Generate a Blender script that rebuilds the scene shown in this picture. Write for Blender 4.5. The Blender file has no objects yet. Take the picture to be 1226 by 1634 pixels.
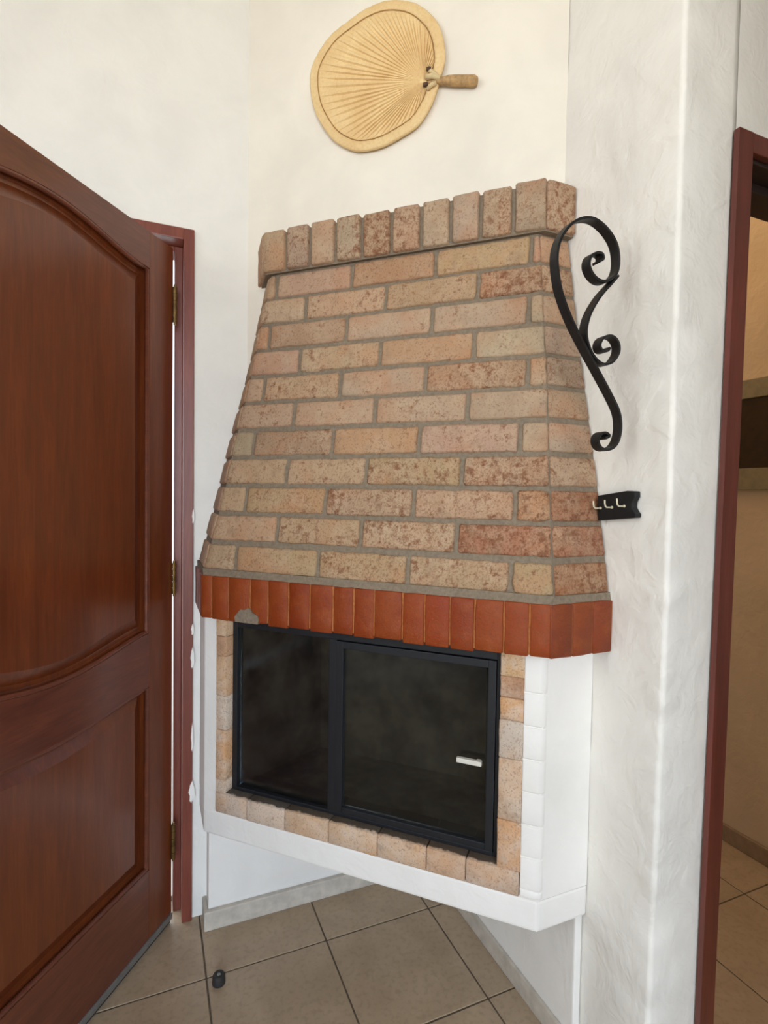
import bpy, bmesh, math, random
import numpy as np
from mathutils import Vector, Matrix, noise

random.seed(7)
scene = bpy.context.scene
COL = scene.collection

# ------------------------------------------------------------------ camera
F_PX = 876.31
IMG_W, IMG_H = 1226, 1634
YAW, PITCH, ROLL = 0.40278, 0.032826, -0.015543
CAM = np.array([-0.91707, -1.71846, 1.29492])
def cam_axes():
    cy, sy, cp, sp = math.cos(YAW), math.sin(YAW), math.cos(PITCH), math.sin(PITCH)
    fwd = np.array([sy*cp, cy*cp, -sp]); right = np.array([cy, -sy, 0.0]); down = np.cross(fwd, right)
    cr, sr = math.cos(ROLL), math.sin(ROLL)
    return cr*right + sr*down, -sr*right + cr*down, fwd
AX_R, AX_D, AX_F = cam_axes()
cd = bpy.data.cameras.new('camera'); cam = bpy.data.objects.new('camera', cd); COL.objects.link(cam)
cd.sensor_fit = 'HORIZONTAL'; cd.sensor_width = 36.0; cd.lens = F_PX/IMG_W*36.0; cd.clip_start = 0.02
M = Matrix.Identity(4)
for i in range(3):
    M[i][0], M[i][1], M[i][2], M[i][3] = AX_R[i], -AX_D[i], -AX_F[i], CAM[i]
cam.matrix_world = M
scene.camera = cam

# ------------------------------------------------------------------ world, daylight, exposure
vs = scene.view_settings
vs.view_transform = 'Standard'; vs.look = 'None'; vs.gamma = 1.0; vs.use_curve_mapping = False
vs.exposure = -0.03
world = bpy.data.worlds.new('world'); scene.world = world; world.use_nodes = True
bg = world.node_tree.nodes['Background']
bg.inputs['Color'].default_value = (0.80, 0.90, 1.0, 1); bg.inputs['Strength'].default_value = 2.8

def area_light(name, loc, target, sx, sy, power, color, spread=180):
    ld = bpy.data.lights.new(name, 'AREA'); ld.shape = 'RECTANGLE'; ld.size = sx; ld.size_y = sy
    ld.energy = power; ld.color = color; ld.spread = math.radians(spread)
    o = bpy.data.objects.new(name, ld); COL.objects.link(o); o.location = loc
    d = Vector(target) - Vector(loc); o.rotation_euler = d.to_track_quat('-Z', 'Y').to_euler()
    return o
# daylight entering by the windows behind the camera: blue sky light slanting down, warm light off the sunlit ground slanting up
area_light('sky_light_back_window', (-1.7, -4.62, 1.5), (-1.0, 0, -0.6), 1.6, 2.2, 37, (0.38, 0.64, 1.0), 105)
area_light('ground_light_back_window', (-1.7, -4.63, 1.5), (-1.0, 0, 3.4), 1.6, 2.2, 44, (1.0, 0.84, 0.60), 130)
area_light('daylight_side_window', (-2.72, -1.5, 2.1), (0, -1.5, 2.1), 1.8, 2.2, 11, (1.0, 0.89, 0.70))

# ------------------------------------------------------------------ helpers
def lin(c):
    return tuple(((v/255)/12.92 if v/255 <= 0.04045 else ((v/255+0.055)/1.055)**2.4) for v in c) + (1.0,)
def pray(x, y):
    return AX_R*((x-IMG_W/2)/F_PX) + AX_D*((y-IMG_H/2)/F_PX) + AX_F
def hit(x, y, n, c):
    n = np.array(n, float); d = pray(x, y); t = (c - n@CAM)/(n@d); return CAM + t*d
S2 = math.sqrt(2)
E_DIAG = np.array([-1, 1, 0])/S2          # along the diagonal face, towards the entrance door
N_DIAG = np.array([-1, -1, 0])/S2         # out of the diagonal face, into the room
def diag(u, z, D):                        # point on vertical diagonal plane x+y=-D
    p = np.array([-D/2, -D/2, 0]) + E_DIAG*u; return np.array([p[0], p[1], z])
def px_u(x, y, D):
    h = hit(x, y, (1, 1, 0), -D); return float((h-np.array([-D/2, -D/2, 0]))@E_DIAG), float(h[2])

ORIG = {}
def worigin(o): return ORIG.get(o.name, Vector((0, 0, 0)))
def link(o, parent, origin):
    COL.objects.link(o)
    po = worigin(parent) if parent else Vector((0, 0, 0))
    if parent: o.parent = parent
    o.location = Vector(origin) - po
    ORIG[o.name] = Vector(origin)
    return o
def tag(o, label=None, cat=None, group=None, kind=None):
    if label: o['label'] = label
    if cat: o['category'] = cat
    if group: o['group'] = group
    if kind: o['kind'] = kind
    return o
def empty(name, loc):
    o = bpy.data.objects.new(name, None); o.empty_display_size = 0.1
    return link(o, None, Vector(loc))
def obj(name, verts, faces, mat, parent=None, smooth=False, origin=None):
    vv = np.array([tuple(v) for v in verts], float)
    if origin is None: origin = (vv.min(0)+vv.max(0))/2
    origin = np.array(origin, float)
    me = bpy.data.meshes.new(name); me.from_pydata([tuple(v) for v in vv-origin], [], [tuple(f) for f in faces]); me.update()
    bm = bmesh.new(); bm.from_mesh(me); bmesh.ops.recalc_face_normals(bm, faces=bm.faces); bm.to_mesh(me); bm.free()
    if smooth:
        for p in me.polygons: p.use_smooth = True
    me.materials.append(mat)
    o = bpy.data.objects.new(name, me)
    return link(o, parent, Vector(origin))
def bevel(o, w, seg=2):
    bm = bmesh.new(); bm.from_mesh(o.data)
    bmesh.ops.remove_doubles(bm, verts=bm.verts, dist=1e-6)
    es = [e for e in bm.edges if len(e.link_faces) == 2 and e.calc_face_angle(0) > 0.5]
    bmesh.ops.bevel(bm, geom=es, offset=w, segments=seg, affect='EDGES', profile=0.6)
    bm.to_mesh(o.data); bm.free(); return o
class MB:
    def __init__(s): s.v = []; s.f = []
    def add(s, v, f):
        b = len(s.v); s.v += [tuple(p) for p in v]; s.f += [tuple(i+b for i in q) for q in f]; return s
    def box(s, x0, x1, y0, y1, z0, z1):
        v = [(x, y, z) for x in (x0, x1) for y in (y0, y1) for z in (z0, z1)]
        return s.add(v, [(0, 1, 3, 2), (4, 6, 7, 5), (0, 4, 5, 1), (2, 3, 7, 6), (0, 2, 6, 4), (1, 5, 7, 3)])
    def prism(s, poly, z0, z1):
        n = len(poly); v = [(p[0], p[1], z0) for p in poly] + [(p[0], p[1], z1) for p in poly]
        return s.add(v, [tuple(range(n-1, -1, -1)), tuple(range(n, 2*n))] + [(i, (i+1) % n, (i+1) % n+n, i+n) for i in range(n)])
    def frame(s, o, ax, ay, az, x0, x1, y0, y1, z0, z1):      # box in a local frame
        o, ax, ay, az = map(np.array, (o, ax, ay, az))
        v = [o+ax*x+ay*y+az*z for x in (x0, x1) for y in (y0, y1) for z in (z0, z1)]
        return s.add(v, [(0, 1, 3, 2), (4, 6, 7, 5), (0, 4, 5, 1), (2, 3, 7, 6), (0, 2, 6, 4), (1, 5, 7, 3)])
    def tube(s, pts, r, n=10, caps=True):
        pts = [np.array(p, float) for p in pts]; m = len(pts); rr = r if hasattr(r, '__len__') else [r]*m
        ref = np.array([0, 0, 1.0]); v = []
        for i, p in enumerate(pts):
            t = pts[min(i+1, m-1)]-pts[max(i-1, 0)]; t = t/np.linalg.norm(t)
            if abs(t@ref) > 0.95: ref = np.array([1.0, 0, 0]) if abs(t[0]) < 0.9 else np.array([0, 1.0, 0])
            a = ref-t*(t@ref); a /= np.linalg.norm(a); b = np.cross(t, a); ref = a
            v += [p+rr[i]*(a*math.cos(2*math.pi*k/n)+b*math.sin(2*math.pi*k/n)) for k in range(n)]
        f = [(i*n+k, i*n+(k+1) % n, (i+1)*n+(k+1) % n, (i+1)*n+k) for i in range(m-1) for k in range(n)]
        if caps: f += [tuple(range(n-1, -1, -1)), tuple(range((m-1)*n, m*n))]
        return s.add(v, f)
    def build(s, name, mat, parent=None, smooth=False, bev=0, origin=None):
        o = obj(name, s.v, s.f, mat, parent, smooth, origin)
        if bev: bevel(o, bev)
        return o
def catmull(P, n, closed=False):
    P = [np.array(p, float) for p in P]; m = len(P); out = []
    for i in range(m if closed else m-1):
        g = (lambda k: P[k % m]) if closed else (lambda k: P[max(0, min(m-1, k))])
        a, b, c, d = g(i-1), g(i), g(i+1), g(i+2)
        for j in range(n):
            t = j/n
            out.append(0.5*((2*b)+(c-a)*t+(2*a-5*b+4*c-d)*t*t+(3*b-3*c+d-a)*t**3))
    if not closed: out.append(P[-1])
    return out

# ------------------------------------------------------------------ materials
def new_mat(name):
    m = bpy.data.materials.new(name); m.use_nodes = True
    nt = m.node_tree; b = nt.nodes['Principled BSDF']; return m, nt, b
def node(nt, t, **kw):
    n = nt.nodes.new(t)
    for k, v in kw.items():
        if k in n.inputs.keys(): n.inputs[k].default_value = v
        else: setattr(n, k, v)
    return n
def mixc(nt, fac, a, b, blend='MIX'):
    n = nt.nodes.new('ShaderNodeMix'); n.data_type = 'RGBA'; n.blend_type = blend
    for sock, val in ((n.inputs[0], fac), (n.inputs[6], a), (n.inputs[7], b)):
        if isinstance(val, (int, float, tuple)): sock.default_value = val
        else: nt.links.new(val, sock)
    return n.outputs[2]
def ramp(nt, src, stops):
    n = nt.nodes.new('ShaderNodeValToRGB'); nt.links.new(src, n.inputs[0])
    el = n.color_ramp.elements
    while len(el) < len(stops): el.new(0.5)
    for e, (p, c) in zip(el, stops):
        e.position = p; e.color = c if len(c) == 4 else (*c, 1)
    return n.outputs[0]
def gray(v): return (v, v, v, 1)
def tex(nt, src, scale, detail=4, rough=0.55, dist=0.0, vec_scale=None):
    n = node(nt, 'ShaderNodeTexNoise', Scale=scale, Detail=detail, Roughness=rough, Distortion=dist)
    if vec_scale:
        mp = node(nt, 'ShaderNodeMapping'); mp.inputs['Scale'].default_value = vec_scale
        nt.links.new(src, mp.inputs[0]); src = mp.outputs[0]
    nt.links.new(src, n.inputs['Vector']); return n.outputs['Fac']
def bump(nt, b, h, strength, dist, prev=None):
    n = node(nt, 'ShaderNodeBump', Strength=strength, Distance=dist); nt.links.new(h, n.inputs['Height'])
    if prev is not None: nt.links.new(prev, n.inputs['Normal'])
    nt.links.new(n.outputs[0], b.inputs['Normal']); return n.outputs[0]

def plaster(name, col, strength=0.5, fine=0.25):
    m, nt, b = new_mat(name)
    pos = node(nt, 'ShaderNodeNewGeometry').outputs['Position']
    big = tex(nt, pos, 5.5, 4, 0.5, 0.4); trowel = tex(nt, pos, 15, 3, 0.55, 0.7); sm = tex(nt, pos, 60, 3, 0.6)
    c = mixc(nt, ramp(nt, big, [(0.35, gray(0)), (0.7, gray(1))]), lin(col), lin(tuple(int(v*0.965) for v in col)))
    nt.links.new(c, b.inputs['Base Color']); b.inputs['Roughness'].default_value = 0.62
    b.inputs['Specular IOR Level'].default_value = 0.3
    n1 = bump(nt, b, big, strength, 0.02)
    n2 = bump(nt, b, ramp(nt, trowel, [(0.45, gray(0)), (0.62, gray(1))]), strength*0.35, 0.006, n1)
    bump(nt, b, sm, fine, 0.002, n2)
    return m
M_WALL = plaster('white_plaster', (240, 236, 227), 0.35)
M_BREAST = plaster('cream_toned_down_plaster', (237, 229, 214), 0.22)  # cream, also tinted below the wall white to tone down the strong light here
M_WALLR = plaster('rough_white_plaster', (240, 235, 225), 0.5, 0.35)
M_WHITE = plaster('white_paint_on_masonry', (243, 238, 230), 0.3, 0.2)
M_HALLW = plaster('hall_plaster', (214, 190, 158), 0.4)

def brick_mat(name, spot_lo, stain, pale, rough=0.85, warm=lin((182, 128, 92)), worn=lin((150, 122, 96))):
    m, nt, b = new_mat(name)
    oi = node(nt, 'ShaderNodeObjectInfo'); tc = node(nt, 'ShaderNodeTexCoord')
    mul = node(nt, 'ShaderNodeVectorMath', operation='SCALE'); nt.links.new(oi.outputs['Random'], mul.inputs['Scale']); mul.inputs[0].default_value = (37, 51, 23)
    add = node(nt, 'ShaderNodeVectorMath', operation='ADD'); nt.links.new(tc.outputs['Object'], add.inputs[0]); nt.links.new(mul.outputs[0], add.inputs[1])
    v = add.outputs[0]
    broad = tex(nt, v, 14, 4, 0.6, 0.6); mid = tex(nt, v, 58, 7, 0.74, 0.15); fine = tex(nt, v, 210, 4, 0.7)
    hue = tex(nt, v, 8, 3, 0.5, 0.5)
    base = mixc(nt, ramp(nt, hue, [(0.46, gray(0)), (0.70, gray(0.6))]), oi.outputs['Color'], warm)
    c = mixc(nt, ramp(nt, broad, [(0.42, gray(0)), (0.66, gray(0.5))]), base, pale)
    # warm worn spots, more of them where the object's alpha is high
    thr = node(nt, 'ShaderNodeMath', operation='MULTIPLY_ADD'); nt.links.new(oi.outputs['Alpha'], thr.inputs[0]); thr.inputs[1].default_value = 0.16; nt.links.new(mid, thr.inputs[2])
    sub = node(nt, 'ShaderNodeMath', operation='MULTIPLY_ADD'); nt.links.new(broad, sub.inputs[0]); sub.inputs[1].default_value = 0.25; nt.links.new(thr.outputs[0], sub.inputs[2])
    f = ramp(nt, sub.outputs[0], [(spot_lo, gray(0)), (spot_lo+0.13, gray(0.8))])
    c = mixc(nt, f, c, stain)
    fa = node(nt, 'ShaderNodeMath', operation='MULTIPLY_ADD'); nt.links.new(oi.outputs['Alpha'], fa.inputs[0]); fa.inputs[1].default_value = -0.10; nt.links.new(fine, fa.inputs[2])
    c = mixc(nt, ramp(nt, fa.outputs[0], [(0.31, gray(0.55)), (0.45, gray(0))]), c, lin((104, 66, 46)))
    edge = tex(nt, v, 24, 5, 0.65, 0.4); c = mixc(nt, ramp(nt, edge, [(0.30, gray(0.45)), (0.46, gray(0))]), c, worn)
    nt.links.new(c, b.inputs['Base Color']); b.inputs['Roughness'].default_value = rough
    b.inputs['Specular IOR Level'].default_value = 0.25
    n1 = bump(nt, b, mid, 0.5, 0.004); bump(nt, b, fine, 0.45, 0.0015, n1)
    return m
M_BRICK = brick_mat('weathered_brick', 0.715, lin((122, 72, 44)), lin((194, 168, 138)))
M_LEDGE = brick_mat('red_glazed_brick', 0.80, lin((92, 40, 16)), lin((150, 74, 32)), 0.42, lin((142, 62, 20)), lin((160, 84, 40)))
M_FIREB = brick_mat('firebrick', 0.74, lin((196, 184, 172)), lin((222, 206, 188)), 0.85, lin((210, 160, 114)))

def sooted(src):
    m = src.copy(); m.name = 'firebrick_with_soot'; nt = m.node_tree; b = nt.nodes['Principled BSDF']
    old = b.inputs['Base Color'].links[0].from_socket
    tc = node(nt, 'ShaderNodeTexCoord'); dp = node(nt, 'ShaderNodeVectorMath', operation='DOT_PRODUCT'); dp.inputs[1].default_value = (-0.7071, -0.7071, 0)
    nt.links.new(tc.outputs['Object'], dp.inputs[0])
    pos = node(nt, 'ShaderNodeNewGeometry').outputs['Position']; n = tex(nt, pos, 38, 5, 0.65, 0.3)
    ma = node(nt, 'ShaderNodeMath', operation='MULTIPLY_ADD'); nt.links.new(n, ma.inputs[0]); ma.inputs[1].default_value = -0.030; nt.links.new(dp.outputs['Value'], ma.inputs[2])
    mr = node(nt, 'ShaderNodeMapRange'); nt.links.new(ma.outputs[0], mr.inputs[0])
    mr.inputs[1].default_value = -0.0195; mr.inputs[2].default_value = -0.0255; mr.inputs[3].default_value = 0; mr.inputs[4].default_value = 0.9
    nt.links.new(mixc(nt, mr.outputs[0], old, lin((44, 39, 32))), b.inputs['Base Color']); return m
M_SILL = sooted(M_FIREB)
def simple(name, col, rough=0.5, metal=0.0, spec=0.5, bumpy=0.0, bscale=40, mott=0.0):
    m, nt, b = new_mat(name); b.inputs['Roughness'].default_value = rough; b.inputs['Metallic'].default_value = metal
    b.inputs['Specular IOR Level'].default_value = spec
    tc = node(nt, 'ShaderNodeTexCoord'); n = tex(nt, tc.outputs['Object'], bscale, 5, 0.6)
    dk = tuple(max(0, int(v*(1-mott))) for v in col)
    nt.links.new(mixc(nt, ramp(nt, n, [(0.35, gray(0)), (0.68, gray(1))]), lin(col), lin(dk)), b.inputs['Base Color'])
    if bumpy: bump(nt, b, n, bumpy, 0.002)
    return m
M_MORTAR = simple('grey_mortar', (140, 125, 106), 0.95, spec=0.15, bumpy=0.6, bscale=120, mott=0.14)
M_LMORTAR = simple('brown_mortar', (176, 108, 62), 0.9, spec=0.15, bumpy=0.6, bscale=120, mott=0.2)
M_IRON = simple('black_wrought_iron', (24, 24, 25), 0.5, spec=0.45, bumpy=0.2, bscale=90, mott=0.3)
M_STEEL = simple('black_painted_steel', (22, 24, 29), 0.5, spec=0.5, bumpy=0.1, bscale=60, mott=0.2)
M_BRASS = simple('aged_brass', (140, 112, 66), 0.4, metal=0.8, mott=0.35)
M_HOOK = simple('cream_coated_hook', (232, 222, 190), 0.35, mott=0.08)
M_ALU = simple('grey_aluminium', (150, 152, 150), 0.4, metal=0.6, mott=0.1)
M_RUBBER = simple('dark_rubber', (52, 48, 46), 0.7, mott=0.2)
M_HANDLE = simple('pale_metal_handle', (226, 220, 206), 0.35, mott=0.06)
M_BLACKW = simple('black_painted_wood', (22, 24, 25), 0.55, spec=0.4, bumpy=0.2, bscale=60, mott=0.3)
M_GROUT = simple('tile_grout', (112, 98, 82), 0.9, spec=0.2, bumpy=0.3, bscale=150, mott=0.2)
M_BASE = simple('stone_baseboard', (208, 198, 184), 0.5, bumpy=0.15, bscale=30, mott=0.12)
M_HBASE = simple('hall_baseboard', (160, 134, 108), 0.5, mott=0.12)
M_OLIVE = simple('olive_grey_frame', (140, 128, 100), 0.6, mott=0.1)
M_DARKP = simple('dark_brown_panel', (46, 34, 22), 0.35, mott=0.3)
M_STRAWH = simple('wrapped_straw_handle', (196, 156, 104), 0.7, bumpy=0.6, bscale=80, mott=0.25)
M_TIE = simple('pale_reed_tie', (226, 200, 150), 0.7, mott=0.1)
M_KNOT = simple('dark_knot', (92, 66, 48), 0.8, mott=0.2)
M_STITCH = simple('brown_stitching', (176, 132, 76), 0.8, mott=0.2)
M_SOOT = simple('sooty_firebox', (184, 174, 158), 0.95, spec=0.1, bumpy=0.6, bscale=9, mott=0.6)
M_GROUND = simple('pale_outdoor_paving', (228, 224, 216), 0.9, mott=0.06)

def wood(name, c1, c2, vec, rough=0.32, coat=0.35):
    m, nt, b = new_mat(name)
    tc = node(nt, 'ShaderNodeTexCoord')
    g = tex(nt, tc.outputs['Object'], 3.2, 6, 0.6, 0.8, vec); h = tex(nt, tc.outputs['Object'], 24, 3, 0.5, 0, vec)
    c = mixc(nt, ramp(nt, g, [(0.32, gray(0)), (0.7, gray(1))]), lin(c1), lin(c2))
    c = mixc(nt, ramp(nt, h, [(0.4, gray(0.22)), (0.62, gray(0))]), c, lin(tuple(int(v*0.7) for v in c1)))
    nt.links.new(c, b.inputs['Base Color']); b.inputs['Roughness'].default_value = rough
    b.inputs['Coat Weight'].default_value = coat; b.inputs['Coat Roughness'].default_value = 0.22
    bump(nt, b, h, 0.12, 0.001)
    return m
GRAIN_V = (9, 9, 0.7)
M_DOOR = wood('varnished_mahogany', (102, 47, 22), (126, 62, 28), GRAIN_V)
M_RAIL = wood('varnished_mahogany_rail', (94, 46, 32), (122, 64, 42), (1.2, 1.2, 12))
M_FRAME = wood('mahogany_frame', (112, 52, 38), (138, 70, 52), GRAIN_V, 0.4, 0.2)
M_FRAME2 = wood('dark_mahogany_frame', (92, 38, 28), (116, 52, 38), GRAIN_V, 0.38, 0.25)

M_SOFFIT_SHADE = wood('soffit_shade_wood', (40, 28, 24), (52, 36, 30), GRAIN_V, 0.5, 0.1)  # shade under the hall door head put into the wood colour
def tile_mat():
    m, nt, b = new_mat('ceramic_floor_tile')
    pos = node(nt, 'ShaderNodeNewGeometry').outputs['Position']; oi = node(nt, 'ShaderNodeObjectInfo')
    n = tex(nt, pos, 7, 6, 0.62, 0.5); f = tex(nt, pos, 70, 4, 0.6)
    c = mixc(nt, ramp(nt, n, [(0.3, gray(0)), (0.72, gray(1))]), lin((186, 163, 136)), lin((168, 145, 118)))
    c = mixc(nt, ramp(nt, f, [(0.36, gray(0.25)), (0.5, gray(0))]), c, lin((128, 110, 88)))
    r = node(nt, 'ShaderNodeMapRange'); nt.links.new(oi.outputs['Random'], r.inputs[0]); r.inputs[3].default_value = 0.0; r.inputs[4].default_value = 0.12
    c = mixc(nt, r.outputs[0], c, lin((124, 106, 84)))
    nt.links.new(c, b.inputs['Base Color']); b.inputs['Roughness'].default_value = 0.36
    bump(nt, b, f, 0.08, 0.001); return m
M_TILE = tile_mat()

def straw_mat():
    m, nt, b = new_mat('palm_straw')
    tc = node(nt, 'ShaderNodeTexCoord'); n = tex(nt, tc.outputs['Object'], 12, 5, 0.6, 0.3); f = tex(nt, tc.outputs['Object'], 150, 3, 0.6)
    c = mixc(nt, ramp(nt, n, [(0.35, gray(0)), (0.68, gray(1))]), lin((234, 204, 150)), lin((222, 186, 130)))
    c = mixc(nt, ramp(nt, f, [(0.36, gray(0.3)), (0.52, gray(0))]), c, lin((206, 166, 108)))
    nt.links.new(c, b.inputs['Base Color']); b.inputs['Roughness'].default_value = 0.6; bump(nt, b, f, 0.2, 0.001); return m
M_STRAW = straw_mat()

def glass_mat():
    m, nt, b = new_mat('smoked_fire_glass')
    out = nt.nodes['Material Output']
    tr = node(nt, 'ShaderNodeBsdfTransparent'); tr.inputs[0].default_value = (0.62, 0.61, 0.58, 1)
    gl = node(nt, 'ShaderNodeBsdfGlossy'); gl.inputs['Roughness'].default_value = 0.12; gl.inputs[0].default_value = (0.8, 0.85, 0.9, 1)
    df = node(nt, 'ShaderNodeBsdfDiffuse'); df.inputs[0].default_value = lin((46, 45, 42))
    tc = node(nt, 'ShaderNodeTexCoord'); n = tex(nt, tc.outputs['Object'], 7, 4, 0.6, 0.6)
    fr = node(nt, 'ShaderNodeFresnel', IOR=1.45)
    m1 = node(nt, 'ShaderNodeMixShader'); m2 = node(nt, 'ShaderNodeMixShader')
    dust = ramp(nt, n, [(0.4, gray(0.06)), (0.75, gray(0.26))])
    nt.links.new(dust, m1.inputs[0]); nt.links.new(tr.outputs[0], m1.inputs[1]); nt.links.new(df.outputs[0], m1.inputs[2])
    nt.links.new(fr.outputs[0], m2.inputs[0]); nt.links.new(m1.outputs[0], m2.inputs[1]); nt.links.new(gl.outputs[0], m2.inputs[2])
    nt.links.new(m2.outputs[0], out.inputs[0]); nt.nodes.remove(b); return m
M_GLASS = glass_mat()
def window_glass():
    m, nt, b = new_mat('clear_window_glass'); out = nt.nodes['Material Output']
    tr = node(nt, 'ShaderNodeBsdfTransparent'); gl = node(nt, 'ShaderNodeBsdfGlossy'); gl.inputs['Roughness'].default_value = 0.02
    fr = node(nt, 'ShaderNodeFresnel', IOR=1.45); mx = node(nt, 'ShaderNodeMixShader')
    nt.links.new(fr.outputs[0], mx.inputs[0]); nt.links.new(tr.outputs[0], mx.inputs[1]); nt.links.new(gl.outputs[0], mx.inputs[2])
    nt.links.new(mx.outputs[0], out.inputs[0]); nt.nodes.remove(b); return m
M_WGLASS = window_glass()

# ------------------------------------------------------------------ room shell
CEIL = 3.6
XL, YB = -2.6, -4.5              # far walls of the room, behind the camera
XR = 2.2                         # side wall of the room beyond the hall door
T_Y = -0.964                     # wall that holds the hall door
HALL_X = 1.10                    # far wall of the hall
HALL_Y = 1.6
# floor: grout bed and tiles
TS, TX0, TY0 = 0.33234, -0.77761, -0.23495
mb = MB(); mb.prism([(XL, YB), (XR, YB), (XR, HALL_Y), (0.06, HALL_Y), (0.06, 0.12), (XL, 0.12)], -0.06, -0.0016)
floor = mb.build('floor', M_GROUT); tag(floor, 'beige ceramic tiled floor with dark grout lines', 'floor', kind='structure')
g = 0.0022
tm = MB(); h2 = TS/2-g; tm.box(-h2, h2, -h2, h2, -0.008, 0.0)
t0 = tm.build('floor_tile', M_TILE, floor, origin=(0, 0, 0)); bevel(t0, 0.0014, 1)
first = True
for i in range(-9, 9):
    for j in range(-13, 6):
        cx, cy = TX0+(i+0.5)*TS, TY0+(j+0.5)*TS
        if cx < XL+TS/2 or cx > XR-TS/2 or cy < YB+TS/2: continue
        if cy > -0.02 and not (0.0 < cx < HALL_X+0.1): continue
        if cy > T_Y+0.25 and cx > HALL_X+0.1: continue
        if cy > -0.95 and cx < -2.2: continue
        if cy > 1.0: continue
        if first: t = t0; first = False
        else: t = t0.copy(); COL.objects.link(t)
        t.location = Vector((cx, cy, random.uniform(-0.0006, 0.0004))) - worigin(floor)

mb = MB(); mb.prism([(XL-0.1, YB-0.1), (XR+0.1, YB-0.1), (XR+0.1, HALL_Y+0.1), (0.05, HALL_Y+0.1), (0.05, 0.12), (XL-0.1, 0.12)], CEIL, CEIL+0.1)
tag(mb.build('ceiling', M_WALL), 'plain white plaster ceiling', 'ceiling', kind='structure')

# wall on the entrance side (y = 0)
DO_L, DO_R, DO_T = -1.70, -0.815, 2.035
mb = MB()
mb.box(DO_R, 0.115, 0, 0.12, 0, CEIL); mb.box(XL-0.1, DO_L, 0, 0.12, 0, CEIL); mb.box(DO_L, DO_R, 0, 0.12, DO_T, CEIL)
tag(mb.build('wall_left', M_WALL), 'cream white plastered wall around the entrance door', 'wall', kind='structure')

# diagonal chimney breast above the hood
DB = 0.646
mb = MB(); mb.prism([(-DB, 0), (0, -DB), (0, 0)], 1.58, CEIL)
tag(mb.build('wall_corner', M_BREAST), 'smooth cream diagonal chimney breast above the brick hood', 'wall', kind='structure')

# hand-plastered right wall that turns the corner to the hall door
def plan_loop():
    P = []
    n = 34
    for k in range(n+1): P.append((0.0, -(abs(T_Y)-0.010)*k/n, 1.0 if k > 0 else 0.0))
    for k in range(1, 6):
        a = k/6*math.pi/2; P.append((0.010-0.010*math.cos(a), T_Y+0.010-0.010*math.sin(a), 1.0))
    for k in range(0, 11): P.append((0.010+(0.150-0.010)*k/10, T_Y, 1.0))
    P += [(0.150, T_Y+0.115, 0), (0.115, T_Y+0.115, 0), (0.115, 0, 0)]
    return P
PL2 = plan_loop(); NZ = 260; verts = []; faces = []; n = len(PL2)
for iz in range(NZ+1):
    z = CEIL*iz/NZ
    for k, (x, y, w) in enumerate(PL2):
        if w:
            ed = max(0.0, 1-max(0.0, math.hypot(x, y-T_Y)-0.011)/0.06)      # 1 on the corner, 0 on the flat
            a = (noise.noise(Vector((x*5, y*5, z*4.2)))*0.0045 + noise.noise(Vector((x*13+7, y*13, z*15)))*0.0022)*(1-ed)
            if x == 0 and y > -0.9: a = min(a, 0.0012)
            e = (noise.noise(Vector((3, 1, z*8)))*0.008+noise.noise(Vector((9, 1, z*24)))*0.007+noise.noise(Vector((2, 8, z*55)))*0.003)*ed*ed
            if y <= T_Y+1e-6: y -= a*max(0.0, min(1.0, (0.150-x)/0.05))
            else: x -= a
            x -= e; y -= e
            y += 0.014*max(0.0, 1.1-z)*max(0.0, 1-math.hypot(x, y-T_Y)/0.11)
        verts.append((x, y, z))
for iz in range(NZ):
    for k in range(n):
        faces.append((iz*n+k, iz*n+(k+1) % n, (iz+1)*n+(k+1) % n, (iz+1)*n+k))
faces += [tuple(range(n)), tuple(range(NZ*n, NZ*n+n))]
wr = obj('wall_right', verts, faces, M_WALLR, smooth=True)
tag(wr, 'rough hand-plastered white wall with wavy corner edge beside the fireplace', 'wall', kind='structure')
bm_ = wr.data
for p in bm_.polygons:
    if len(p.vertices) > 4: p.use_smooth = False

HD_L, HD_R, HD_T = 0.150, 0.95, 1.995
mb = MB(); mb.box(HD_L, HD_R, T_Y, T_Y+0.115, HD_T, CEIL); mb.box(HD_R, XR+0.1, T_Y, T_Y+0.115, 0, CEIL)
tag(mb.build('wall_front', M_WALLR), 'white plastered wall above and beyond the hall doorway', 'wall', kind='structure')
# rest of the room
mb = MB(); mb.box(-0.33, XR+0.1, -2.32, -2.2, 0, CEIL)  # added unseen wall, keeps back-window light off the right side
tag(mb.build('wall_light_block', M_WALL), 'added unseen white partition shielding the hall door side from window light', 'wall', kind='structure')
mb = MB(); WX0, WX1, WZ0, WZ1 = -2.5, -0.9, 0.4, 2.6
mb.box(XL-0.1, WX0, YB-0.1, YB, 0, CEIL); mb.box(WX1, XR+0.1, YB-0.1, YB, 0, CEIL); mb.box(WX0, WX1, YB-0.1, YB, 0, WZ0); mb.box(WX0, WX1, YB-0.1, YB, WZ1, CEIL)
tag(mb.build('wall_back', M_WALL), 'white wall with a wide window opposite the fireplace', 'wall', kind='structure')
mb = MB(); VY0, VY1, VZ0, VZ1 = -2.4, -0.6, 1.0, 3.2
mb.box(XL-0.1, XL, YB, VY0, 0, CEIL); mb.box(XL-0.1, XL, VY1, 0.12, 0, CEIL); mb.box(XL-0.1, XL, VY0, VY1, 0, VZ0); mb.box(XL-0.1, XL, VY0, VY1, VZ1, CEIL)
tag(mb.build('wall_side', M_WALL), 'white side wall with a window, across the room from the hall door', 'wall', kind='structure')
mb = MB(); mb.box(XR, XR+0.1, YB, T_Y, 0, CEIL)
tag(mb.build('wall_far', M_WALL), 'plain white end wall of the room', 'wall', kind='structure')
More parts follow.
